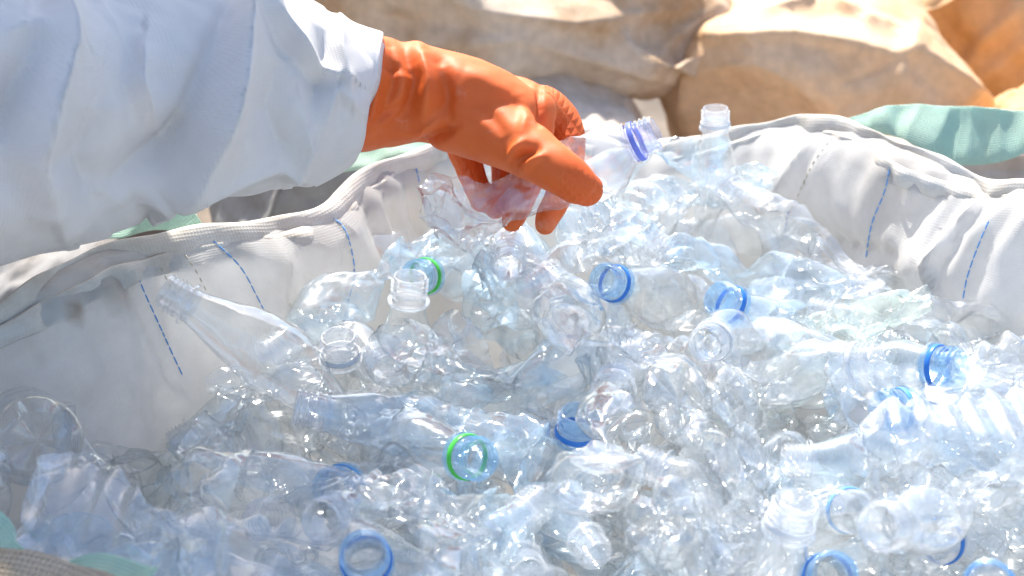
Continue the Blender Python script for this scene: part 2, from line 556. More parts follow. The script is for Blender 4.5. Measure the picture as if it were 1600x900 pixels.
# hem: a folded, stitched strip along the rim
def ribbon(name, path, side, up, width, thick, mat, parent, seed=0, wav=.004, ncs=12, closed=False, taper=False):
    """flat band swept along a path: side = across direction, up = its face normal"""
    path, side, up = (np.asarray(a, float) for a in (path, side, up))
    n = len(path)
    ang = np.linspace(0, 2 * math.pi, ncs, endpoint=False)
    ca, sa = np.cos(ang), np.sin(ang)
    ca = np.sign(ca) * np.abs(ca) ** .6
    sa = np.sign(sa) * np.abs(sa) ** .8
    nz_ = Noise(seed + 100)
    ck_ = Crumple(seed + 300, 4)
    wob = (nz_(path, .09) + .8 * ck_(path, .035))[:, None] * wav
    wd = width * (1 + .16 * nz_(path + 3, .06)) if np.isscalar(width) else np.asarray(width)
    pts = path[:, None, :] + side[:, None, :] * (ca[None, :, None] * wd[:, None, None] / 2) + up[:, None, :] * (sa[None, :, None] * thick / 2)
    pts = pts + up[:, None, :] * (wob[:, :, None] + wav * .5 * np.sin(ca[None, :, None] * 2.5 + wob[:, :, None] * 300))
    vv = pts.reshape(-1, 3)
    f = grid_faces(n, ncs, True)
    if closed:
        f += [((n - 1) * ncs + i, (n - 1) * ncs + (i + 1) % ncs, (i + 1) % ncs, i) for i in range(ncs)]
    else:
        f += [tuple(range(ncs))[::-1], tuple((n - 1) * ncs + i for i in range(ncs))]
    L = np.r_[0, np.cumsum(np.linalg.norm(np.diff(path, axis=0), axis=1))]
    uvv = np.stack([L.repeat(ncs), np.tile(ca * .5, n) * np.repeat(wd, ncs)], 1)
    return link(name, mesh_from(name, rel(parent, vv), f, mat, uvs=uvv), parent)


hi = np.arange(NU)
nr3 = np.concatenate([nrm, np.zeros((NU, 1))], 1)
crh = Crumple(31, 5)
hem_path = rim + nr3 * (.004 + .006 * crh(rim, .12))[:, None] + np.array([0, 0, -.006])
lean = .5 + .45 * Noise(32)(rim, .35)
hside = nr3 * lean[:, None] + np.array([0, 0, 1.0])
hside /= np.linalg.norm(hside, axis=1)[:, None]
hup = np.cross(tang, hside)
ribbon('hem', hem_path, hside, hup, .024, .0022, M_HEM, bag, 5, .0036, closed=True)
hem2 = rim - nr3 * (.006 + .004 * crh(rim + 1, .08))[:, None] + np.array([0, 0, -.014])
ribbon('hem_fold', hem2, hside, hup, .016, .0018, M_HEM, bag, 9, .0042, closed=True)


def thread(name, poly, mat, r=.0009, dash=.0055, gap=.0022, straight=False):
    """running stitch lying on the bag wall along a traced line"""
    pts = [on_bag(x, y, .0014) for x, y in spline(poly, 160)]
    pts = [p for p in pts if p is not None]
    if len(pts) < 8: return
    L, acc, vv, ff = 0, [], [], []
    cum = [0]
    for a, b in zip(pts, pts[1:]): cum.append(cum[-1] + min((b - a).length, .02))
    def at_len(s):
        i = min(max(np.searchsorted(cum, s) - 1, 0), len(pts) - 2)
        return pts[i].lerp(pts[i + 1], min(1, (s - cum[i]) / max(1e-6, cum[i + 1] - cum[i])))
    s = 0
    while s + dash < cum[-1]:
        a, b = at_len(s), at_len(s + dash)
        ax = (b - a).normalized()
        u = ax.orthogonal().normalized(); w = ax.cross(u)
        k = len(vv)
        for t, rr in ((0, .35), (.2, 1), (.8, 1), (1, .35)):
            c = a.lerp(b, t)
            for m in range(6):
                g = m * math.pi / 3
                vv.append(c + (u * math.cos(g) + w * math.sin(g)) * r * rr)
        for j in range(3):
            for m in range(6):
                ff.append((k + j * 6 + m, k + j * 6 + (m + 1) % 6, k + (j + 1) * 6 + (m + 1) % 6, k + (j + 1) * 6 + m))
        s += dash + gap
    return link(name, mesh_from(name, rel(bag, vv), ff, mat), bag)


for poly in ([(208, 412), (225, 455), (250, 510), (275, 565), (292, 600)],
             [(328, 372), (352, 393), (378, 420), (400, 460), (416, 492)],
             [(510, 335), (535, 352), (548, 385), (554, 430), (543, 475), (533, 525)],
             [(650, 262), (653, 275), (656, 290)],
             [(1392, 252), (1382, 300), (1362, 350), (1351, 415)],
             [(1545, 345), (1530, 380), (1512, 430), (1504, 470)],
             [(1600, 530), (1588, 550)], [(1232, 330), (1228, 350), (1226, 370)]):
    thread('stitching', poly, M_STITCH, .0006, .0075, .0008)
for poly in ([(246, 405), (262, 440), (280, 470)], [(290, 398), (310, 430), (330, 470)], [(1262, 270), (1240, 320), (1222, 350)], [(1300, 215), (1270, 255), (1255, 290)]):
    thread('gather_seam', poly, M_SEAM, .0005, .004, .003)


def strap(pts, width, face, seed, name='lifting_strap', mat=M_STRAP, n=110, thick=.0022):
    rows = [(*P(x, y, d), w) for (x, y, d), w in zip(pts, width)]
    s = spline(rows, n)
    p, w = s[:, :3], s[:, 3]
    p = p + (.004 * Noise(seed)(p, .12))[:, None] * np.array([0, -.6, .8])
    t = np.gradient(p, axis=0); t /= np.linalg.norm(t, axis=1)[:, None]
    fn = spline(face, n)
    sd = np.cross(t, fn); sd /= np.linalg.norm(sd, axis=1)[:, None]
    up = np.cross(sd, t)
    return ribbon(name, p, sd, up, w, thick, mat, bag, seed, .0034, 26)


# green lifting straps of this bag
strap([(1300, 200, 1.52), (1345, 192, 1.515), (1410, 188, 1.50), (1480, 208, 1.485), (1550, 212, 1.47), (1620, 205, 1.46), (1720, 200, 1.45)],
      [.012, .018, .034, .052, .050, .036, .03],
      [(0, -.8, .6), (0, -.75, .65), (0, -.75, .7), (0, -.85, .5), (0, -.7, .7), (0, -.5, .9)], 21)
strap([(120, 350, 1.32), (190, 345, 1.32), (250, 340, 1.32), (285, 350, 1.32), (310, 380, 1.32)], [.02, .025, .026, .024, .02],
      [(0, -.7, .7)] * 5, 22)
strap([(480, 262, 1.50), (560, 246, 1.50), (620, 232, 1.50), (680, 226, 1.51), (740, 232, 1.52)], [.022, .024, .024, .022, .02],
      [(0, -.6, .8)] * 5, 23)
strap([(-80, 800, .93), (-20, 838, .93), (10, 872, .92), (80, 905, .90), (150, 896, .885), (230, 925, .87)], [.03, .03, .02, .018, .024, .026],
      [(.2, -.6, .8)] * 6, 24)
# the near rim, rolled outwards, close to the camera
np_ = spline([tuple(P(*a)) for a in ((-200, 885, .93), (-60, 896, .885), (50, 906, .865), (120, 930, .85), (230, 1000, .82), (420, 1150, .78))], 60)
tt = np.gradient(np_, axis=0); tt /= np.linalg.norm(tt, axis=1)[:, None]
sd = np.cross(tt, np.tile([0, -.6, .8], (60, 1))); sd /= np.linalg.norm(sd, axis=1)[:, None]
ribbon('rolled_rim', np_, sd, np.cross(sd, tt), .030, .016, M_NEARHEM, bag, 25, .002, 16)


# ------------------------------------------------------------------ sacks in the background
def sack(center, half, rot, mat, seed, label, pw=2.6, crump=.035, group='full sacks stacked behind the open bag', dents=8, folds=()):
    n = 240
    m = 130
    th = np.linspace(0, 2 * math.pi, n, endpoint=False)
    ph = np.linspace(-math.pi / 2 + .02, math.pi / 2 - .02, m)
    T, F = np.meshgrid(th, ph)
    f = lambda a: np.sign(a) * np.abs(a) ** (2 / pw)
    v = np.stack([f(np.cos(F)) * f(np.cos(T)), f(np.cos(F)) * f(np.sin(T)), f(np.sin(F))], 2).reshape(-1, 3)
    nn = v / np.linalg.norm(v, axis=1)[:, None]
    v = v * np.array(half)
    r = np.random.default_rng(seed)
    for k in range(dents):                       # buckled dents: cloth folded in across a plane
        d = r.normal(size=3); d /= np.linalg.norm(d)
        sup = (v @ d).max()
        s = v @ d - sup * r.uniform(.74, .93)
        e = .012
        s2 = -np.sqrt(s * s + e * e) * np.where(s > 0, .7, 1)
        v = v + (s2 - s)[:, None] * d
    no, cr = Noise(seed), Crumple(seed + 1, 4)
    v = v + nn * (crump * .9 * no(v, .32) + crump * 1.2 * creases(v, seed + 2, .24, 0, 1, 3.2) + crump * .75 * creases(v, seed + 3, .10, 0, 1, 3.4) + crump * .35 * creases(v, seed + 4, .04, 0, 1, 2.5) + crump * .2 * cr(v + 5, .10))[:, None]
    if folds:
        M = Matrix.Translation(center) @ Matrix.Rotation(R_(rot[2]), 4, 'Z') @ Matrix.Rotation(R_(rot[1]), 4, 'Y') @ Matrix.Rotation(R_(rot[0]), 4, 'X')
        M3 = np.array(M.to_3x3())
        q_, d_q = pix(v @ M3.T + np.array(center))
        fr_ = sstep(-.2, .2, (nn @ M3.T) @ np.array([0, -cp, sp]))
        dn = np.zeros(len(v))
        for pl, a_, w_, asy in folds:
            ds, sd_, al = seg_dist(q_, pl)
            ss_ = ds * sd_ / w_
            ss_ = np.where(ss_ > 0, ss_ / asy, ss_)
            dn += fr_ * a_ * np.sin(np.clip(al, .06, .94) * 3.1416) ** .5 * np.exp(-np.sqrt(ss_ * ss_ + .01) * 1.5)
        v = v + nn * dn[:, None]
    poly = grid_faces(m, n, True)
    poly += [tuple(range(n))[::-1], tuple((m - 1) * n + i for i in range(n))]
    root = bpy.data.objects.new('sack', None)
    C.objects.link(root)
    root.location = center
    root.rotation_euler = [R_(a) for a in rot]
    tag(root, label, 'sack', group)
    uvx = np.stack([T.ravel() * .25, F.ravel() * .25], 1)
    link('sack_body', mesh_from('sack_body', v, poly, mat, uvs=uvx), root)
    return root


sack(P(1300, 250, 2.30) + Vector((0, .10, -.03)), (.225, .22, .245), (6, -4, 8), M_SACK_TAN_FLARE, 51, 'tan woven sack with flare warmth in its colour, standing behind the upright bottle with its top folded over', 3.2, .022,
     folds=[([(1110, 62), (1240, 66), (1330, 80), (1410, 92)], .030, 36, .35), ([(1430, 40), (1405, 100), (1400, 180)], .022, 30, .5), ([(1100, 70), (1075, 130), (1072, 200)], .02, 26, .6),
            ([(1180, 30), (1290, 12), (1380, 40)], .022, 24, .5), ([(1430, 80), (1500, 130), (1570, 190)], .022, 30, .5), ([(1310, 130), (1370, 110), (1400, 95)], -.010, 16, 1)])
sack(P(1590, 20, 2.62), (.26, .25, .24), (0, 28, -10), M_SACK_ORANGE_FLARE, 52, 'sack painted with orange flare warmth in the top right corner slumped over the folded one', 2.6, .03,
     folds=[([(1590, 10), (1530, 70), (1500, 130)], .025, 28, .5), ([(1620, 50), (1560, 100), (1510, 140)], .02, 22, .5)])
sack(P(1270, 10, 2.95), (.30, .22, .24), (0, -6, 4), M_SACK_ORANGE_FLARE, 53, 'sack farthest back, painted orange for the flare glow, glimpsed above the folded tan sack', 2.6, .03)  # orange glow at the top edge, put into this sack's colour
sack(P(820, 15, 2.30), (.40, .22, .105), (-8, 7, 4), M_SACK_DIRTY, 54, 'brown-stained beige sack lying across the back above the gloved hand', 2.8, .022,
     folds=[([(700, 70), (800, 60), (960, 100), (1080, 130)], .020, 30, .5), ([(760, 20), (900, 40), (1060, 20)], .02, 24, .5), ([(620, 30), (760, 50), (900, 90)], -.015, 26, 1), ([(1120, 10), (1050, 60), (1000, 110)], .015, 22, .5)])
sack(P(900, 310, 2.20), (.20, .17, .165), (0, 8, -8), M_SACK_PALE, 55, 'pale dusty sack under the brown-stained one, behind the held bottle', 2.8, .022)
sack(P(560, 60, 2.95), (.30, .22, .22), (0, 4, 12), M_SACK_DIRTY, 56, 'dirty beige sack behind the cuff of the white sleeve', 2.6, .025)
sack(P(1660, 230, 2.25), (.16, .2, .18), (0, 0, 20), M_SACK_ORANGE_FLARE, 60, 'sack tinted orange with flare warmth behind the raised green strap at right', 2.6, .02)
sack(P(1500, 420, 2.0), (.25, .10, .17), (0, 0, -12), M_SACK_PALE, 61, 'dusty pinkish sack below the green strap, just outside the bag wall', 2.8, .015)
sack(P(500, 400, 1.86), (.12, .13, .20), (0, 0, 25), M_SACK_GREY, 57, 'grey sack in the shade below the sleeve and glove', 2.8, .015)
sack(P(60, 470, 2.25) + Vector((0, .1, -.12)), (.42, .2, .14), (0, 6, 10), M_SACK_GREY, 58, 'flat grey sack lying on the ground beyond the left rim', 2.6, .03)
sack(P(-100, 100, 3.2), (.6, .3, .42), (0, 0, 0), M_SACK_DIRTY, 59, 'big beige sack hidden mostly behind the white sleeve', 2.6, .03)


# ------------------------------------------------------------------ person: sleeve and glove
person = bpy.data.objects.new('person', None)
C.objects.link(person)
person.location = P(-500, 300, .95)
tag(person, 'person reaching in with white coverall sleeve and orange rubber glove holding a bottle', 'person')


def sweep(rows, ncs, n):
    """rows of (px,py,d, half-height in photograph pixels, half-depth metres, tilt deg): elliptical tube"""
    s = spline(rows, n)
    cpt = np.array([P(*r[:3]) for r in s])
    t = np.gradient(cpt, axis=0); t /= np.linalg.norm(t, axis=1)[:, None]
    back = np.array([0, cp, -sp])
    b = back - t * (t @ back)[:, None]; b /= np.linalg.norm(b, axis=1)[:, None]
    up = np.cross(b, t); up *= np.sign(up[:, 2:3] + 1e-9)
    ang = np.linspace(0, 2 * math.pi, ncs, endpoint=False)
    hh = s[:, 3] * s[:, 2] / FPX
    v = cpt[:, None] + up[:, None] * (np.sin(ang)[None, :, None] * hh[:, None, None]) + b[:, None] * (np.cos(ang)[None, :, None] * s[:, 4][:, None, None])
    nn = up[:, None] * (np.sin(ang)[None, :, None] / hh[:, None, None]) + b[:, None] * (np.cos(ang)[None, :, None] / s[:, 4][:, None, None])
    nn /= np.linalg.norm(nn, axis=2)[:, :, None]
    return v, nn, cpt


# sleeve
ns, nc = 300, 220
sl_rows = [(-850, 130, .90, 280, .105), (-600, 190, .95, 280, .105), (-300, 215, 1.01, 256, .102), (-80, 205, 1.06, 240, .098), (60, 195, 1.10, 226, .094), (160, 178, 1.125, 216, .088), (240, 160, 1.14, 186, .080),
           (320, 150, 1.16, 172, .076), (400, 147, 1.18, 163, .070), (470, 145, 1.195, 148, .062), (520, 142, 1.205, 127, .056), (548, 141, 1.21, 108, .050), (563, 142, 1.212, 99, .047)]
v, nn, cpt = sweep(sl_rows, nc, ns)
# the open end is cut on the slant: shift rows near the cuff
qe, de = pix(v.reshape(-1, 3))
tail = np.linspace(0, 1, ns)[:, None] * np.ones(nc)
tw = sstep(.86, 1, tail).ravel()
tdir = (cpt[-1] - cpt[-8]); tdir /= np.linalg.norm(tdir)
v = v.reshape(-1, 3); nn = nn.reshape(-1, 3)
v = v + tdir * (tw * ((140 - qe[:, 1]) * .00012 + .0012 * np.sin(qe[:, 1] / 17)))[:, None]
n1, n2, c1 = Noise(71), Noise(72), Crumple(73, 6)
d_ = .005 * n1(v, .22) + .0065 * c1(v, .17) + .0075 * creases(v, 75, .085, 0, 1, 2.2) + .002 * c1(v + 2, .07) * (.3 + .7 * sstep(.80, 1, tail.ravel()))
q, dep = pix(v)
front = ((nn @ np.array([0, -cp, sp])) > -.35).astype(float)
sleeve_folds = [  # (line, height, width px, asymmetry)
    ([(398, -10), (372, 70), (338, 165), (300, 255), (262, 335)], .022, 62, .35),
    ([(105, -20), (98, 90), (66, 170), (52, 250), (80, 330)], .014, 52, .5),
    ([(255, 330), (310, 285), (380, 262), (440, 258), (480, 280)], .008, 30, .6),
    ([(225, 60), (220, 130), (250, 200)], .008, 34, .5),
    ([(395, 10), (450, 60), (490, 105), (535, 125)], .008, 26, .5),
    ([(530, 30), (528, 80), (540, 150)], .005, 22, .5),
    ([(500, 200), (520, 140), (545, 160), (560, 175)], .003, 16, .6),
    ([(150, 160), (135, 250), (160, 330)], -.010, 46, 1),
    ([(300, 170), (250, 240), (180, 330)], -.012, 56, 1),
    ([(430, 90), (420, 170), (440, 240)], -.008, 44, 1),
    ([(30, 80), (20, 150), (0, 230)], -.010, 44, 1),
    ([(0, 60), (60, 40), (90, 60)], .006, 30, 1),
    ([(470, 180), (480, 230), (455, 280)], .006, 24, 1),
    ([(505, 40), (500, 120), (480, 190)], -.006, 22, 1),
]
for poly, a, w, asym in sleeve_folds:
    ds, sd_, al = seg_dist(q, poly)
    s = ds * sd_ / w
    fall = np.sin(np.clip(al, .04, .96) * 3.1416) ** .5
    s = np.where(s > 0, s / asym, s)
    d_ += front * 2.1 * a * fall * (np.exp(-np.sqrt(s * s + .012) * 1.6) - .25 * np.exp(-((s - 1.6) / .8) ** 2))
d_ -= .006 * sstep(.985, 1, tail.ravel())
v = v + nn * d_[:, None]
# turn the open end inward so the cuff has thickness
ring = v.reshape(ns, nc, 3)[-1]
cc = ring.mean(0)
inner = [cc + (ring - cc) * k - tdir * o for k, o in ((.975, -.002), (.95, .002), (.92, .02), (.88, .07))]
v = np.vstack([v] + inner)
start = len(v)
v = np.vstack([v, v[:nc].mean(0)[None]])
faces = grid_faces(ns + 4, nc, True) + [((i + 1) % nc, i, start) for i in range(nc)]
L_ = np.r_[np.cumsum(np.r_[0, np.linalg.norm(np.diff(cpt, axis=0), axis=1)]), [1.3, 1.31, 1.33, 1.4]]
uv = np.vstack([np.stack([L_.repeat(nc), np.tile(np.arange(nc) / nc * .5, ns + 4)], 1), [[0, 0]]])
link('sleeve', mesh_from('sleeve', rel(person, v), faces, M_SLEEVE, uvs=uv), person)

# the rest of the wearer, unseen at left, leaned over the bag and widened to shade the sleeve
def coverall():
    pts = [(-.74, 1.42, .98), (-.69, 1.40, 1.16), (-.60, 1.36, 1.34), (-.52, 1.33, 1.45), (-.44, 1.31, 1.54), (-.39, 1.29, 1.63), (-.35, 1.27, 1.71),   # pelvis .. crown
           (-.68, 1.24, 1.36), (-.66, 1.10, 1.25),                         # shoulder towards the reaching sleeve
           (-.58, 1.52, 1.42), (-.56, 1.60, 1.20), (-.46, 1.56, 1.02),      # other arm
           (-.72, 1.32, .88), (-.74, 1.34, .48), (-.76, 1.36, .06), (-.66, 1.34, .03),
           (-.80, 1.52, .88), (-.84, 1.54, .48), (-.86, 1.56, .06), (-.76, 1.55, .03)]
    rad = [.165, .165, .20, .185, .135, .135, .115, .085, .09, .08, .065, .05, .11, .085, .07, .045, .11, .085, .07, .045]
    ed = [(0, 1), (1, 2), (2, 3), (3, 4), (4, 5), (5, 6), (2, 7), (7, 8), (2, 9), (9, 10), (10, 11), (0, 12), (12, 13), (13, 14), (14, 15), (0, 16), (16, 17), (17, 18), (18, 19)]
    me = bpy.data.meshes.new('body_tmp')
    me.from_pydata(pts, ed, [])
    o = link('body_tmp', me)
    sk = o.modifiers.new('skin', 'SKIN'); sk.use_smooth_shade = True
    for i, r in enumerate(rad): me.skin_vertices[0].data[i].radius = (r, r)
    me.skin_vertices[0].data[0].use_root = True
    ss = o.modifiers.new('sub', 'SUBSURF'); ss.levels = 3
    e = o.evaluated_get(bpy.context.evaluated_depsgraph_get()).to_mesh()
    v = np.zeros(len(e.vertices) * 3); e.vertices.foreach_get('co', v); v = v.reshape(-1, 3)
    nn_ = np.zeros(len(e.vertices) * 3); e.vertices.foreach_get('normal', nn_); nn_ = nn_.reshape(-1, 3)
    f = [tuple(p.vertices) for p in e.polygons]
    bpy.data.objects.remove(o)
    v = v + nn_ * (.008 * Crumple(61, 6)(v, .2) + .006 * Noise(62)(v, .25))[:, None]
    v[:, 1] -= .02
    v[:, 0] += .14 * sstep(1.2, 1.5, v[:, 2])
    link('coverall', mesh_from('coverall', rel(person, v), f, M_SLEEVE, uvs=v[:, :2] + v[:, 2:]), person)


coverall()

# glove: overlapping tapered limbs fused into one skin
gv, gf = [], []


def blob_chain(pts, ncs=20, sub=10, flat=1.0):
    """rounded tapered limb through (px,py,d,r metres)"""
    rows = spline([(*P(x, y, d), r) for x, y, d, r in pts], sub * (len(pts) - 1) + 1)
    c, r = rows[:, :3], rows[:, 3]
    t = np.gradient(c, axis=0); t /= np.linalg.norm(t, axis=1)[:, None]
    ref = np.array([0, cp, -sp])
    b = ref - t * (t @ ref)[:, None]; b /= np.linalg.norm(b, axis=1)[:, None]
    u = np.cross(t, b)
    caps = []
    for k in (75, 50, 25):
        caps.append((c[0] - t[0] * r[0] * math.sin(R_(k)), r[0] * math.cos(R_(k)), b[0], u[0]))
    for i in range(len(c)): caps.append((c[i], r[i], b[i], u[i]))
    for k in (25, 50, 75):
        caps.append((c[-1] + t[-1] * r[-1] * math.sin(R_(k)), r[-1] * math.cos(R_(k)), b[-1], u[-1]))
    base = len(gv)
    for cc_, rr, bb, uu in caps:
        for m in range(ncs):
            a = m / ncs * 6.28319
            gv.append(cc_ + bb * math.cos(a) * rr * flat + uu * math.sin(a) * rr)
    m = len(caps)
    for f in grid_faces(m, ncs, True): gf.append(tuple(base + i for i in f))
    gf.append(tuple(base + i for i in range(ncs))[::-1]); gf.append(tuple(base + (m - 1) * ncs + i for i in range(ncs)))


def ell_sweep(rows, ncs=40, n=40):
    v_, nn_, _ = sweep(rows, ncs, n)
    base = len(gv)
    for p in v_.reshape(-1, 3): gv.append(p)
    for f in grid_faces(n, ncs, True): gf.append(tuple(base + i for i in f))
    gf.append(tuple(base + i for i in range(ncs))[::-1]); gf.append(tuple(base + (n - 1) * ncs + i for i in range(ncs)))


# forearm, wrist and body of the hand
ell_sweep([(430, 148, 1.185, 84, .040), (500, 146, 1.20, 88, .040), (560, 147, 1.212, 93, .041), (610, 144, 1.217, 86, .039), (660, 146, 1.220, 76, .038), (720, 160, 1.222, 74, .040), (775, 176, 1.224, 66, .040), (812, 184, 1.226, 54, .034), (832, 180, 1.232, 38, .026), (846, 172, 1.240, 20, .016)])
blob_chain([(690, 128, 1.245, .022), (770, 148, 1.280, .019), (815, 158, 1.272, .018), (838, 170, 1.25, .017)])
# thumb
blob_chain([(700, 180, 1.212, .026), (760, 200, 1.203, .0255), (805, 222, 1.190, .0225), (840, 245, 1.176, .0188), (874, 268, 1.166, .0168), (902, 287, 1.166, .0148), (916, 296, 1.169, .0122)], 24)
# web between thumb and first finger
blob_chain([(760, 190, 1.215, .026), (812, 196, 1.215, .022), (836, 200, 1.215, .015)])
# fingers: first, middle, ring, little
blob_chain([(815, 160, 1.262, .0165), (856, 170, 1.266, .0160), (884, 205, 1.262, .0145), (887, 255, 1.252, .0122), (873, 305, 1.238, .0105), (857, 338, 1.226, .0094), (852, 350, 1.221, .0084)])
blob_chain([(800, 165, 1.285, .016), (838, 195, 1.300, .0145), (838, 245, 1.298, .0125), (822, 295, 1.276, .0110), (804, 338, 1.246, .0093), (799, 347, 1.240, .0084)])
blob_chain([(765, 170, 1.29, .016), (782, 215, 1.312, .0140), (790, 255, 1.310, .0122), (788, 300, 1.288, .0105), (775, 325, 1.266, .0090)])
blob_chain([(720, 170, 1.28, .017), (720, 215, 1.300, .0140), (732, 255, 1.298, .0120), (745, 295, 1.280, .0100), (752, 315, 1.262, .0086)])
tmp = link('glove_tmp', mesh_from('glove_tmp', gv, gf))
md = tmp.modifiers.new('remesh', 'REMESH'); md.mode = 'VOXEL'; md.voxel_size = .0019
md2 = tmp.modifiers.new('smooth', 'SMOOTH'); md2.iterations = 9; md2.factor = .5
dg = bpy.context.evaluated_depsgraph_get()
ev = tmp.evaluated_get(dg).to_mesh()
nvt = len(ev.vertices)
V = np.zeros(nvt * 3); ev.vertices.foreach_get('co', V); V = V.reshape(-1, 3)
Nn = np.zeros(nvt * 3); ev.vertices.foreach_get('normal', Nn); Nn = Nn.reshape(-1, 3)
Fc = [tuple(p.vertices) for p in ev.polygons]
tmp.evaluated_get(dg).to_mesh_clear()
bpy.data.objects.remove(tmp)
q, dep = pix(V)
front = sstep(-.25, .15, Nn @ np.array([0, -cp, sp]))
glove_folds = [
    ([(628, 60), (650, 120), (640, 180), (600, 215)], -.0050, 13, 1), ([(655, 75), (668, 130), (660, 190)], .0045, 14, 1),
    ([(690, 95), (700, 150), (690, 200), (660, 222)], -.0055, 15, 1), ([(585, 60), (592, 120), (575, 190), (548, 230)], .0035, 12, 1),
    ([(610, 70), (616, 130), (598, 190)], -.003, 9, 1), ([(640, 215), (680, 195), (705, 170)], .004, 11, 1),
    ([(655, 225), (690, 215), (715, 195)], -.004, 8, 1), ([(800, 262), (815, 245), (838, 232)], -.0045, 9, 1), ([(812, 272), (828, 252), (850, 243)], .0025, 8, 1),
    ([(795, 250), (806, 232), (820, 220)], .003, 8, 1), ([(842, 135), (846, 170), (842, 195)], -.004, 6, 1), ([(720, 110), (760, 125), (800, 150)], .0022, 16, 1),
    ([(815, 150), (822, 185), (812, 215)], .002, 10, 1), ([(560, 200), (600, 185), (640, 160)], -.003, 10, 1), ([(735, 150), (770, 185), (790, 215)], -.002, 14, 1),
    ([(555, 110), (600, 100), (640, 110)], -.002, 10, 1)]
dsp = np.zeros(nvt)
for poly, a, w, _ in glove_folds:
    ds, sd_, al = seg_dist(q, poly)
    dsp += 1.5 * front * a * np.sin(np.clip(al, .05, .95) * 3.1416) ** .6 * np.exp(-(ds / (w * .85)) ** 2)
wr = sstep(740, 620, q[:, 0])
dsp += (.0003 + .0012 * wr) * Noise(81)(V, .06) * .7 + (.25 + wr) * .0016 * creases(V, 82, .030, 0, 1, 2.5) + .00025 * Noise(83)(V, .02)
V = V + Nn * dsp[:, None]
gm = mesh_from('glove', rel(person, V), Fc, M_GLOVE)
att = gm.attributes.new('grip', 'FLOAT', 'POINT')
ds, sd_, al = seg_dist(q, [(895, 290), (917, 298)])
grip = np.maximum(np.where(dep > 1.222, sstep(180, 235, q[:, 1]) * (q[:, 0] > 700), 0), np.where(dep > 1.235, sstep(845, 862, q[:, 0]), 0))
grip = np.maximum(grip, .8 * sstep(34, 16, ds) * (dep < 1.2))
att.data.foreach_set('value', grip.astype(np.float32))
link('glove', gm, person)


# ------------------------------------------------------------------ bottles
NCS = 92
NECK_TOP = .0215


def neck_mesh(mat, seed=0):
    """threaded finish with its support ring; double walled"""
    outer = [(.0128, -.004), (.0128, -.001), (.0160, -.0006), (.0163, .0004), (.0160, .0014), (.0132, .0018), (.0128, .0030),
             (.0128, .0052), (.0138, .0062), (.0138, .0070), (.0128, .0078)]
    z = .0090
    for k in range(3):
        outer += [(.0125, z), (.0142, z + .0009), (.0143, z + .0015), (.0125, z + .0026)]
        z += .0037
    outer += [(.0127, NECK_TOP - .0012), (.0124, NECK_TOP - .0002), (.0117, NECK_TOP), (.0110, NECK_TOP - .0004), (.0107, NECK_TOP - .0015), (.0107, -.004)]
    n = 40
    vv = []
    for i, (r, zz) in enumerate(outer):
        for m in range(n):
            a = m / n * 6.28319
            hel = .0016 * (m / n - .5) if .0088 < zz < NECK_TOP - .002 and r > .0120 else 0
            vv.append((r * math.cos(a), r * math.sin(a), zz + hel))
    return mesh_from('neck', vv, grid_faces(len(outer), n, True), mat, sharp=50)


def band_mesh(mat, wide=1.0):
    z0, z1 = .0030, .0030 + .0038 * wide
    pr = [(.0137, z0), (.0148, z0), (.0150, z0 + .0008), (.0150, z1 - .0008), (.0146, z1), (.0140, z1), (.0137, z0)]
    n = 40
    vv = [(r * math.cos(m / n * 6.28319), r * math.sin(m / n * 6.28319), z) for r, z in pr for m in range(n)]
    return mesh_from('cap_ring', vv, grid_faces(len(pr), n, True), mat, sharp=40)


M_NECKL = pet_material('lilac_neck', (.93, .945, 1.0), (.6, .66, .96), .10, .06)
NECKS = {'lilac': neck_mesh(M_NECKL), 'clear': neck_mesh(M_NECK), 'blue': neck_mesh(M_NECKB)}
BANDS = {k: band_mesh(m) for k, m in M_BAND.items()}

KINDS = {  # radius, length below the support ring, shoulder length, ribs (period, depth), base
    'plain': dict(R=.0275, L=.178, sh=.062, rib=(.026, .0013), base='ring', mid=(.06, .115)),
    'ribbed': dict(R=.0275, L=.185, sh=.058, rib=(.0125, .0022), base='ring', mid=(.065, .17)),
    'petal': dict(R=.0290, L=.178, sh=.066, rib=(.05, .0004), base='petal', mid=(.07, .15)),
    'waist': dict(R=.0285, L=.190, sh=.056, rib=(.018, .0013), base='petal', mid=(.09, .18)),
    'large': dict(R=.0400, L=.280, sh=.090, rib=(.0175, .0034), base='petal', mid=(.10, .265)),
    'cube': dict(R=.0290, L=.165, sh=.045, rib=(.020, .0012), base='ring', mid=(.06, .15)),
}


def profile(kind):
    k = KINDS[kind]
    rows = []
    nb = int(k['L'] / .0021)
    for i in range(nb + 1):
        s = k['L'] * i / nb
        t = min(1, s / k['sh'])
        r = .0127 + (k['R'] - .0127) * (t * t * (3 - 2 * t)) ** .85
        if k['mid'][0] < s < k['mid'][1]:
            w = math.sin((s - k['mid'][0]) / (k['mid'][1] - k['mid'][0]) * math.pi) ** .3
            r -= k['rib'][1] * w * (1 + math.cos(2 * math.pi * s / k['rib'][0]))
        if kind == 'waist':
            r -= .0045 * math.exp(-((s - .105) / .022) ** 2)
        e = k['L'] - s
        if e < .010: r -= .006 * (1 - e / .010) ** 2
        rows.append((r, -s, 0))
    rb = k['R'] - .006
    for f in (.94, .88, .80, .72, .64, .55, .46, .38, .30, .22, .15, .08):
        if k['base'] == 'ring':
            push = .0075 * sstep(.98, .55, f) + .0008 * math.sin(f * 40)
        else:
            push = .006 * sstep(.95, .2, f)
        rows.append((rb * f, -k['L'] + push - (.0015 if f > .85 else 0), 1))
    return rows


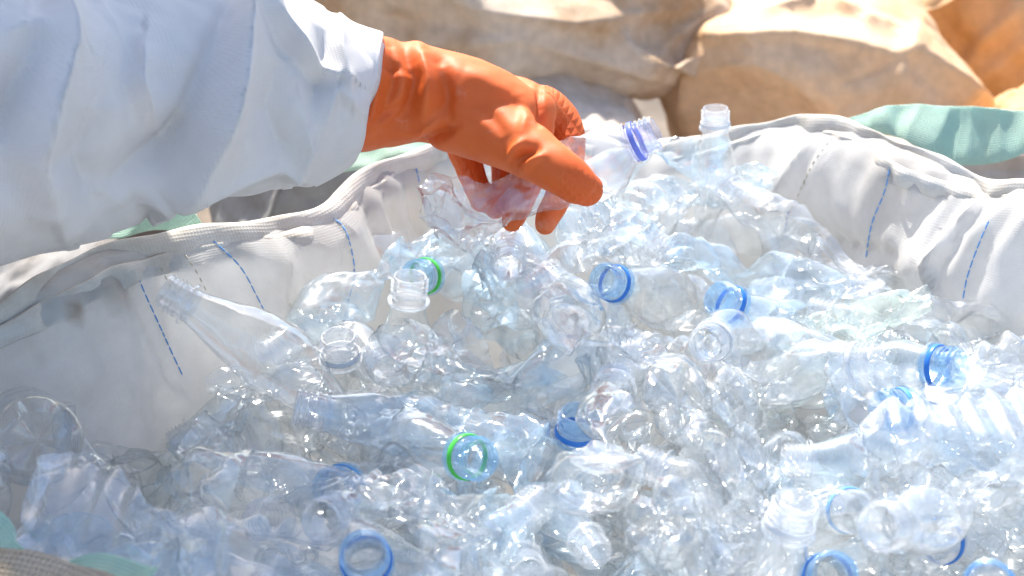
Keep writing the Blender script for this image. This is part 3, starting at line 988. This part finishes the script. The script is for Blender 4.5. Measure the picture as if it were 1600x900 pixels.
def body_mesh(kind, seed, mat, dents=8, dent=(.004, .014), crump=.0022, flat=1.0, bend=0.0, twist=0.0, short=0.0, path=None):
    r = np.random.default_rng(seed)
    k = KINDS[kind]
    rows = profile(kind)
    ang = np.linspace(0, 2 * math.pi, NCS, endpoint=False)
    V = []
    for rr, z, isb in rows:
        a = np.full(NCS, rr)
        if kind == 'cube' and not isb and -z > .05:
            a = rr * (1 - .07 * np.cos(4 * ang))
        zz = np.full(NCS, z)
        if k['base'] == 'petal' and z < -k['L'] + .022:
            wq = sstep(-k['L'] + .022, -k['L'] + .002, z) * (1 if not isb else min(1, rr / (.6 * k['R'])))
            c = np.abs(np.cos(2.5 * ang)) ** .7
            zz = zz + wq * .011 * (1 - c)
            a = a * (1 - .10 * wq * (1 - c))
        V.append(np.stack([a * np.cos(ang), a * np.sin(ang), zz], 1))
    V = np.concatenate(V)
    tip = len(V)
    V = np.vstack([V, [[0, 0, rows[-1][1]]]])
    w = sstep(.010, .055, -V[:, 2])
    rad = V * [1, 1, 0.0]
    rad /= np.linalg.norm(rad, axis=1)[:, None] + 1e-6
    off = rad * .8 + np.array([0, 0, .3])
    V = V + off * (w * crump * (.8 * Crumple(seed, 4)(V, .050) + 2.0 * creases(V, seed + 11, .026, 0, 1) + .9 * creases(V, seed + 12, .013, 0, 1) * np.clip(Noise(seed + 13)(V, .07) + .4, 0, 1)))[:, None]
    V = V + off * (w * (.00012 + .17 * crump) * (Crumple(seed + 2, 7)(V, .0105) + .6 * Noise(seed + 3)(V, .012)))[:, None]
    for i in range(dents):
        th = r.uniform(0, 6.283)
        d = np.array([math.cos(th), math.sin(th), r.uniform(-1.1, 1.1)])
        d /= np.linalg.norm(d)
        cz = -r.uniform(.25, 1.0) * k['L']
        c = np.array([math.cos(th) * k['R'], math.sin(th) * k['R'], cz]) - d * r.uniform(*dent)
        s = (V - c) @ d
        # only the near cap folds through
        loc = np.exp(-(np.linalg.norm(V - c, axis=1) / (k['R'] * 1.9)) ** 4)
        e = .0009
        s2 = -np.sqrt(s * s + e * e)
        s2 = np.where(s > 0, np.maximum(s2, -k['R'] * .8), s2)
        V = V + ((s2 - s) * w * loc)[:, None] * d
    V[:, 2] *= 1 - short * w
    if flat < 1:
        fz = 1 - (1 - flat) * w * (.75 + .25 * np.sin(V[:, 2] * r.uniform(25, 60) + r.uniform(0, 6)))
        V[:, 0] *= fz
        V[:, 1] *= 1 + (1 - fz) * .38
    if twist:
        a = twist * w * (-V[:, 2]) / k['L']
        x, y = V[:, 0].copy(), V[:, 1].copy()
        V[:, 0], V[:, 1] = x * np.cos(a) - y * np.sin(a), x * np.sin(a) + y * np.cos(a)
    if bend:
        s0 = .06
        Lb = k['L'] - s0
        s = np.maximum(-V[:, 2] - s0, 0)
        kap = bend / Lb
        a = kap * s
        y = V[:, 0].copy()
        far = -V[:, 2] > s0
        V[:, 0] = np.where(far, (1 - np.cos(a)) / kap + y * np.cos(a), y)
        V[:, 2] = np.where(far, -s0 - np.sin(a) / kap + y * np.sin(a), V[:, 2])
    if path is not None: V = path(V, k)
    nv = len(rows)
    faces = grid_faces(nv, NCS, True, True)
    faces += [((nv - 1) * NCS + (i + 1) % NCS, (nv - 1) * NCS + i, tip) for i in range(NCS)]
    me = mesh_from('body', V, faces, mat, sharp=34)
    sc = np.clip(.5 + .9 * Noise(seed + 7, 14)(V, .035), 0, 1.4)
    at = me.attributes.new('scuff', 'FLOAT', 'POINT')
    at.data.foreach_set('value', sc.astype(np.float32))
    return me


def orient(neck, tail, roll):
    """matrix with local +z from tail to neck, origin at the support ring"""
    z = (Vector(neck) - Vector(tail)).normalized()
    x = z.orthogonal().normalized()
    y = z.cross(x)
    m = Matrix((x, y, z)).transposed().to_4x4()
    return Matrix.Translation(Vector(neck)) @ m @ Matrix.Rotation(R_(roll), 4, 'Z')


GROUP = 'loose plastic bottles heaped in the bag'
bottles = []      # (root, neck, tail, radius, phrase or None)


def bottle(body_me, mw, neck='clear', band=None, label=None, group=GROUP, tint=None):
    root = bpy.data.objects.new('plastic_bottle', None)
    C.objects.link(root)
    root.matrix_world = mw
    tag(root, label, 'bottle', group)
    link('body', body_me, root)
    if neck: link('neck', NECKS[neck], root)
    if band: link('cap_ring', BANDS[band], root)
    return root


def heap_z(x, y):
    """height of the heap of bottles"""
    return (.885 + .056 * math.exp(-(((x - .06) / .17) ** 2 + ((y - 1.24) / .16) ** 2))
            - .040 * math.exp(-(((x + .24) / .10) ** 2 + ((y - 1.0) / .17) ** 2)) + .02 * math.exp(-(((x - .2) / .3) ** 2 + ((y - .75) / .22) ** 2))
            - .035 * math.exp(-(((x - .30) / .12) ** 2 + ((y - 1.28) / .16) ** 2)))


def HP(px, py, dz=0.0):
    if dz > .5: return P(px, py, dz)      # given as a depth
    z = .9
    for _ in range(6):
        p = PZ(px, py, z)
        z = heap_z(p.x, p.y) + dz
    return PZ(px, py, z)


# hero bottles: neck position, tail position in the photograph (with height above the heap), kind, looks
seedc = [200]


def hero(neck, tail, kind, label, phrase, neckc='clear', band=None, mat=None, roll=None, **kw):
    seedc[0] += 3
    scl = kw.pop('scale', 1)
    p, t = HP(*neck), HP(*tail)
    d = (p - t).normalized()
    nk = p - d * NECK_TOP * .6
    me = body_mesh(kind, seedc[0], mat or M_CLEAR, **kw)
    tl = nk - d * KINDS[kind]['L']
    roll = roll if roll is not None else (seedc[0] * 47) % 360
    root = bottle(me, orient(nk, tl, roll) @ Matrix.Scale(scl, 4), neckc, band, label)
    bottles.append((nk, tl, KINDS[kind]['R'], phrase))
    return root


def hero_base(base, neck, kind, label, phrase, **kw):
    """a bottle whose base faces the viewer: given by the base centre"""
    k = KINDS[kind]
    b, n = HP(*base), HP(*neck)
    d = (n - b).normalized()
    seedc[0] += 3
    mat = kw.pop('mat', M_CLEAR); roll = kw.pop('roll', 20)
    neckc, band = kw.pop('neckc', 'clear'), kw.pop('band', None)
    me = body_mesh(kind, seedc[0], mat, **kw)
    nk = b + d * k['L'] * (1 - kw.get('short', 0))
    root = bottle(me, orient(nk, b, roll), neckc, band, label)
    bottles.append((nk, b, k['R'], phrase))
    return root


# the bottle in the hand: crushed flat in the middle, its base end fanned out
def held_path(V, k):
    s = np.clip(-V[:, 2] / k['L'], -.05, 1.05)
    st = np.array([-.05, 0, .10, .22, .34, .46, .58, .70, .80, .90, 1.05])
    rows = [(1003, 217, 1.195), (985, 225, 1.197), (955, 243, 1.200), (915, 262, 1.205), (872, 283, 1.206), (830, 300, 1.208), (790, 310, 1.207), (755, 318, 1.203), (722, 328, 1.198), (692, 336, 1.193), (650, 346, 1.188)]
    hw = np.array([.0127, .0132, .026, .030, .026, .019, .020, .027, .036, .041, .038])
    ht = np.array([.0127, .0132, .022, .022, .014, .0115, .013, .016, .020, .022, .021])
    c = np.array([P(*r) for r in rows])
    ip = lambda col: np.interp(s, st, col)
    cc = np.stack([ip(c[:, i]) for i in range(3)], 1)
    tg = np.gradient(c, axis=0); tg /= np.linalg.norm(tg, axis=1)[:, None]
    t = np.stack([ip(tg[:, i]) for i in range(3)], 1); t /= np.linalg.norm(t, axis=1)[:, None]
    back = np.array([0, cp, -sp])
    b = back - t * (t @ back)[:, None]; b /= np.linalg.norm(b, axis=1)[:, None]
    u = np.cross(b, t)
    x, y = V[:, 0] / k['R'], V[:, 1] / k['R']
    # neck region: radius there is .0127/R of the profile
    base_r = np.interp(s * k['L'], [0, k['sh'] * .5, k['sh']], [.0127 / k['R'], .72, 1.0])
    x, y = x / base_r, y / base_r
    return cc + u * (y * ip(hw))[:, None] + b * (x * ip(ht))[:, None]


hn = P(985, 225, 1.197)
ht_ = P(1025, 207, 1.191)
axis_tail = hn - (ht_ - hn)
mw = orient(hn, axis_tail, 0)
held_local = lambda V, k: np.array([(mw.inverted() @ Vector(p))[:] for p in held_path(V, k)])
bottle(body_mesh('plain', 77, M_HELD, 10, (.003, .009), .0038, path=held_local), mw, 'lilac', 'lilac',
       'crushed clear bottle with lilac ring gripped by the orange glove', group=None)

hero((1118, 178, 1.43), (1112, 440, 1.50), 'plain', 'clear bottle standing upright at the back with white ring, against the right wall', 'the upright bottle', band='white', dents=3, crump=.0012, scale=.86)
hero((272, 462, .075), (520, 610, -.01), 'petal', 'large smooth clear bottle lying against the left wall, mouth up left', 'the bottle leaning on the left wall', dents=4, crump=.0012, flat=.9)
hero((640, 447, 1.255), (618, 770, 1.335), 'petal', 'clear bottle poking up with a bare white-threaded neck left of the heap peak', 'the upright bare neck', dents=4, crump=.0016, bend=.3)
hero((530, 540, 1.210), (560, 800, 1.30), 'plain', 'small clear bottle with white ring tucked under the left wall', 'the white-ringed neck under the left wall', band='white', dents=5)
hero((950, 440, 1.290), (1150, 500, 1.42), 'plain', 'clear bottle with a blue neck ring on top of the heap under the glove', 'the blue ring under the glove', 'blue', 'blue', dents=8)
hero((903, 660, 1.130), (870, 900, 1.2), 'plain', 'clear bottle whose half hidden blue neck arches in the middle of the heap', 'the arched blue neck mid heap', 'blue', 'blue', dents=8)
hero((1355, 566, 1.150), (1010, 585, 1.26), 'ribbed', 'ribbed clear bottle lying sideways with a white-ringed mouth pointing right', 'the white-ringed ribbed bottle', band='white', dents=3, crump=.001, flat=.85)
hero((1482, 573, 1.130), (1130, 545, 1.27), 'plain', 'clear bottle lying sideways at right with a bright blue mouth', 'the bright blue mouth at right', 'blue', 'blue', dents=4, crump=.001)
hero((1108, 536, 1.190), (1210, 470, 1.34), 'plain', 'clear bottle upside down with its white ring low behind the ribbed one', 'the low white ring', band='white', dents=8)
hero((742, 716, 1.050), (520, 680, 1.19), 'waist', 'crumpled clear bottle with a green ring and pale blue mouth', 'the green-ringed mouth', 'blue', 'green', dents=9, crump=.003)
hero((510, 812, 1.000), (680, 765, 1.16), 'plain', 'clear bottle with a bare whitish mouth facing the lower left', 'the bare mouth at lower left', dents=5)
hero((570, 868, 0.940), (610, 1000, 1.08), 'petal', 'clear bottle with a bold blue mouth at the bottom edge, left of the middle', 'the bold blue mouth at the bottom', 'blue', 'blue', dents=6)
hero((1240, 800, 0.950), (1120, 1180, 1.03), 'petal', 'clear bottle with white ring and thread rising near the bottom right', 'the white-ringed neck near the bottom', band='white', dents=4)
hero((1382, 822, 0.925), (1640, 790, 1.10), 'ribbed', 'clear bottle with a wide bare mouth facing the viewer at lower right', 'the wide bare mouth at lower right', dents=5, flat=.8)
hero((1300, 900, 0.950), (1200, 960, 1.08), 'plain', 'clear bottle with a blue threaded neck at the bottom edge near the white-ringed neck', 'the blue thread at the bottom', 'blue', 'blue', dents=6)
hero((1545, 914, 0.935), (1580, 1000, 1.1), 'plain', 'clear bottle with a blue mouth cut by the bottom right edge', 'the blue mouth in the bottom right', 'blue', 'blue', dents=6)
hero((524, 762, 1.070), (690, 742, 1.22), 'plain', 'clear bottle with a faint sky blue neck above the bare mouth', 'the faint blue neck', 'blue', 'sky', dents=8)
hero((1462, 848, 1.04), (1640, 800, 1.16), 'plain', 'clear bottle with a blue ring seen through the wide-mouthed one', 'the ring behind the wide mouth', 'clear', 'blue', dents=7)
hero((655, 432, 1.330), (800, 420, 1.45), 'plain', 'pale blue bottle with a green ring at the back below the crushed base', 'the green ring at the back', 'blue', 'green', mat=M_BLUISH, dents=8)
hero((1335, 800, 1.05), (1200, 760, 1.18), 'plain', 'crumpled bottle with a blue ring left of the wide bare mouth', 'the blue ring left of the wide mouth', 'clear', 'sky', mat=M_BLUISH, dents=12, crump=.004)
hero((1390, 640, .015), (1560, 640, .0), 'plain', 'bottle with a blue neck seen through the large ribbed one', 'the blue neck inside the ribbed row', 'blue', 'sky', dents=6)

hero_base((885, 502, 1.180), (910, 470, 1.38), 'plain', 'clear bottle showing its round dimpled base in the middle of the heap', 'the round base mid heap', dents=6, crump=.0018, flat=.9)
hero_base((1062, 632, 1.070), (1030, 580, 1.27), 'petal', 'clear bottle with a starry base facing out right of the middle', 'the starry base', dents=8, crump=.0022, flat=.78)
hero_base((1130, 640, 1.100), (1130, 590, 1.30), 'plain', 'clear bottle end right beside the starry base', 'the base beside the starry one', dents=8, crump=.0022, flat=.78)
hero_base((60, 692, 1.020), (20, 655, 1.22), 'petal', 'clear bottle with a five-lobed base facing out at the left edge', 'the lobed base at the left edge', dents=1, crump=.0008, roll=40)
hero_base((285, 772, .045), (470, 782, .0), 'petal', 'clear bottle with a flower-shaped base pointing left and a blue spot', 'the flower-shaped base', dents=4, crump=.0016, mat=M_CLEAR)
hero_base((325, 655, 1.040), (380, 740, 1.18), 'waist', 'clear bottle with a heart-shaped crushed base at left', 'the heart-shaped base', dents=9, crump=.003)
hero_base((600, 548, 1.190), (690, 565, 1.38), 'plain', 'clear bottle with a blue-edged base under the upright bare neck', 'the blue-edged base', dents=4)
hero_base((1110, 720, .055), (1090, 860, -.03), 'cube', 'wide domed clear bottle end right of the middle front', 'the domed bottle end', dents=8, crump=.0022, flat=.78)
hero_base((1310, 655, 1.10), (1640, 606, 1.12), 'large', 'large ribbed bottle lying at the right edge, upper of two', 'the upper large ribbed bottle', dents=5, crump=.0015, flat=.55, roll=80)
hero_base((1340, 716, 1.05), (1680, 690, 1.06), 'large', 'large ribbed bottle lying at the right edge, lower of two', 'the lower large ribbed bottle', dents=7, crump=.002, flat=.5, roll=60)
hero_base((1400, 775, 1.03), (1700, 745, 1.06), 'large', 'large flattened bottle with slanted facets at lower right', 'the flattened large bottle at lower right', dents=12, crump=.0035, flat=.5, roll=100)
hero_base((35, 788, .97), (520, 900, 1.0), 'large', 'large clear bottle crushed flat across the bottom left corner', 'the flat large bottle at lower left', dents=9, crump=.002, flat=.32, roll=70)
hero_base((1420, 440, .05), (1300, 540, -.02), 'cube', 'faintly green crumpled bottle near the right wall', 'the greenish bottle', mat=M_GREENISH, dents=7)
hero((960, 600, .01), (935, 900, .05), 'ribbed', 'long crumpled bottle running down the middle towards the viewer', 'the long bottle down the middle', dents=10, crump=.003, flat=.7, bend=.3)
hero((1130, 290, .0), (1330, 440, .0), 'plain', 'crumpled clear bottle sloping down along the right wall', 'the bottle sloping along the right wall', dents=9, crump=.003)
hero_base((1040, 290, 1.42), (1085, 400, 1.46), 'plain', 'crumpled bottle beside the upright one, just below the held neck', 'the crumpled bottle left of the upright one', dents=10, crump=.003)
hero_base((935, 330, 1.36), (1000, 420, 1.42), 'ribbed', 'sparkling crumpled bottle at the peak of the heap below the thumb', 'the bottle at the peak', dents=12, crump=.004)
hero((1130, 470, .0), (1230, 520, -.03), 'plain', 'pale blue crumpled bottle between the upright and ribbed bottles', 'the pale blue bottle', 'blue', 'blue', mat=M_BLUISH, dents=14, crump=.004)
hero_base((710, 392, .02), (760, 460, -.05), 'plain', 'bluish crumpled bottle directly below the crushed base in the glove', 'the bluish bottle under the held one', mat=M_BLUISH, dents=10, crump=.003)
hero_base((1020, 800, .04), (1150, 880, -.02), 'waist', 'crumpled waisted bottle in the front middle, right of the long one', 'the waisted bottle in front', dents=12, crump=.003)
hero_base((170, 720, .0), (260, 760, -.05), 'waist', 'shaded crumpled bottle between the lobed base and the flower-shaped base', 'the shaded bottle at left', dents=9, crump=.003)
hero_base((700, 520, .03), (800, 600, -.03), 'ribbed', 'crumpled bottle right of the upright bare neck', 'the crumpled bottle by the bare neck', dents=12, crump=.004)
hero_base((1000, 540, .03), (920, 600, -.03), 'cube', 'boxy crumpled bottle right of the round base', 'the boxy bottle', dents=9, crump=.003)
hero((480, 640, .03), (640, 670, .0), 'waist', 'crumpled bluish bottle right of the heart-shaped base', 'the bluish waisted bottle', mat=M_BLUISH, dents=12, crump=.004, neckc='clear')
hero_base((770, 790, .03), (600, 800, .0), 'ribbed', 'twisted ribbed bottle below the green-ringed mouth', 'the twisted ribbed bottle', dents=10, crump=.003, twist=1.2)
hero_base((650, 870, .05), (800, 920, -.02), 'petal', 'crumpled bottle beside the bold blue mouth at the bottom', 'the crumpled bottle by the bold blue mouth', dents=12, crump=.0035)

# ---- the rest of the heap, packed around them
PROTO = []
pk = ['plain', 'ribbed', 'petal', 'waist', 'cube', 'plain', 'ribbed', 'petal']
for i in range(18):
    kd = pk[i % len(pk)]
    r_ = random.Random(900 + i)
    PROTO.append((kd, body_mesh(kd, 900 + i * 5, (M_CLEAR, M_CLEAR, M_CLEAR, M_BLUISH)[i % 4], r_.randint(9, 16), (.004, .015), r_.uniform(.0015, .0034), r_.uniform(.6, .95),
                                r_.uniform(-.6, .6), r_.uniform(-1, 1), r_.uniform(0, .22)), i % 4 == 3))

poly2 = rim[::6, :2]


def in_bag(x, y, margin=.03):
    c = False
    n = len(poly2)
    for i in range(n):
        x1, y1 = poly2[i]; x2, y2 = poly2[(i + 1) % n]
        if (y1 > y) != (y2 > y) and x < (x2 - x1) * (y - y1) / (y2 - y1) + x1: c = not c
    if not c: return False
    return np.min(np.hypot(poly2[:, 0] - x, poly2[:, 1] - y)) > margin


fr = random.Random(4242)
fill = []
tries = 0
layers = [(-.018, 110), (-.055, 60), (-.10, 48), (-.15, 34), (-.20, 20)]
for dz, cnt in layers:
    placed = []
    tries = 0
    while len(placed) < cnt and tries < 6000:
        tries += 1
        x, y = fr.uniform(-.42, .56), fr.uniform(.55, 1.55)
        if not in_bag(x, y, .055 + (-dz) * .3): continue
        (qx, qy), = pix([[x, y, heap_z(x, y) + dz]])[0]
        if not (-130 < qx < 1730 and 180 < qy < 1010): continue
        if any(math.hypot(x - a, y - b) < (.044 if dz > -.05 else .07) for a, b in placed): continue
        placed.append((x, y))
        az, el = fr.uniform(0, 6.283), fr.gauss(-.25, .3)
        ax = Vector((math.cos(az) * math.cos(el), math.sin(az) * math.cos(el), math.sin(el)))
        fill.append([Vector((x, y, heap_z(x, y) + dz)), ax, fr.randrange(len(PROTO)), fr.uniform(0, 360)])

# relax: push overlapping capsules apart (heroes stay put)
ns_ = 4


def samples(c, ax, L): return [c + ax * (L * (t / (ns_ - 1) - .5)) for t in range(ns_)]


hs = np.array([np.array(h[0]) * (1 - t) + np.array(h[1]) * t for h in bottles for t in (.1, .4, .7, 1.0)])
cen_ = np.array([f[0] for f in fill]); axs = np.array([f[1] for f in fill])
tl_ = np.linspace(-.075, .075, ns_)
for it in range(40):
    pts = cen_[:, None] + axs[:, None] * tl_[None, :, None]
    fl = pts.reshape(-1, 3)
    own = np.repeat(np.arange(len(fill)), ns_)
    mv = np.zeros_like(fl)
    for other, fixed in ((hs, True), (fl, False)):
        dv = fl[:, None] - other[None]
        ds = np.linalg.norm(dv, axis=2) + 1e-6
        lim = .044
        ov = np.clip(lim - ds, 0, None)
        if not fixed: ov[own[:, None] == own[None]] = 0
        mv += (dv / ds[:, :, None] * ov[:, :, None]).sum(1) * (.25 if fixed else .15)
    mv = mv.reshape(-1, ns_, 3)
    sh_ = mv.mean(1)
    sh_[:, 2] = np.minimum(sh_[:, 2], .002)
    cen_ += sh_
    for i in range(len(cen_)):
        top = heap_z(cen_[i, 0], cen_[i, 1]) - .012
        if cen_[i, 2] > top: cen_[i, 2] = top
        if cen_[i, 2] < .66: cen_[i, 2] = .66
        if not in_bag(cen_[i, 0], cen_[i, 1], .05):
            cen_[i, :2] += (cen - cen_[i, :2]) * .05

# whole bottles that lie open to view: nothing is heaped on top of them
clear_view = [(b[0].lerp(b[1], f), None, 0, 0) for b in bottles
              if b[3] in ('the upright bottle', 'the bottle leaning on the left wall', 'the white-ringed ribbed bottle', 'the bright blue mouth at right', 'the upper large ribbed bottle',
                          'the lower large ribbed bottle', 'the green-ringed mouth', 'the flower-shaped base', 'the long bottle down the middle', 'the blue ring under the glove', 'the starry base')
              for f in (.2, .45, .7, 1.0)]


def hides_neck(c, ax):
    for nk, tl, r, ph in [b for b in bottles] + clear_view:
        d = (nk - CAMP); L = d.length; d.normalize()
        for t in (-.07, 0, .07):
            p = c + ax * t - CAMP
            a = p.dot(d)
            if a < L + .01 and (p - d * a).length < .028: return True
    return False


fill = [f + [k] for k, f in enumerate(fill) if not hides_neck(Vector(cen_[k]), f[1])]
used = set()
hq, _ = pix([np.array(h[0]) * .5 + np.array(h[1]) * .5 for h in bottles])
for c0, ax, pi, roll, i in fill:
    kd, me, blu = PROTO[pi]
    c = Vector(cen_[i])
    L = KINDS[kd]['L']
    sc_ = .78 + .24 * ((i * 7919) % 97) / 97
    m = orient(c + ax * L * .5 * sc_, c - ax * L * .5 * sc_, roll) @ Matrix.Scale(sc_, 4)
    (bx, by), = pix([c])[0]
    order = np.argsort(np.hypot(hq[:, 0] - bx, hq[:, 1] - by))
    ax = Vector(ax)                       # no end stands up out of the heap
    room = max(.02, heap_z(c.x, c.y) + .012 - c.z)
    ax.z = max(-.8, min(.8, max(-room / (L * .5), min(room / (L * .5), ax.z))))
    ax.normalize()
    ends_, _ = pix([(c + ax * L * .5)[:], (c - ax * L * .5)[:]])
    if any(860 < e[0] < 1090 and e[1] < 262 for e in ends_): continue      # none lies behind the held neck
    look = {'plain': 'smooth', 'ribbed': 'ribbed', 'petal': 'rounded', 'waist': 'waisted', 'cube': 'boxy'}[kd]
    deep = heap_z(c.x, c.y) - c.z
    how = 'crumpled' if deep < .055 else ('half buried' if deep < .11 else 'deeply buried')
    for j in order[:20]:
        dx, dy = bx - hq[j, 0], by - hq[j, 1]
        relw = ('just right of' if dx > 0 else 'just left of') if abs(dx) > abs(dy) else ('just below' if dy > 0 else 'just above')
        lab = f"{how} {look} {'bluish' if blu else 'clear'} bottle {relw} {bottles[j][3]}"
        if lab not in used: break
    used.add(lab)
    bottle(me, m, 'clear', 'white' if i % 23 == 5 else None, lab)
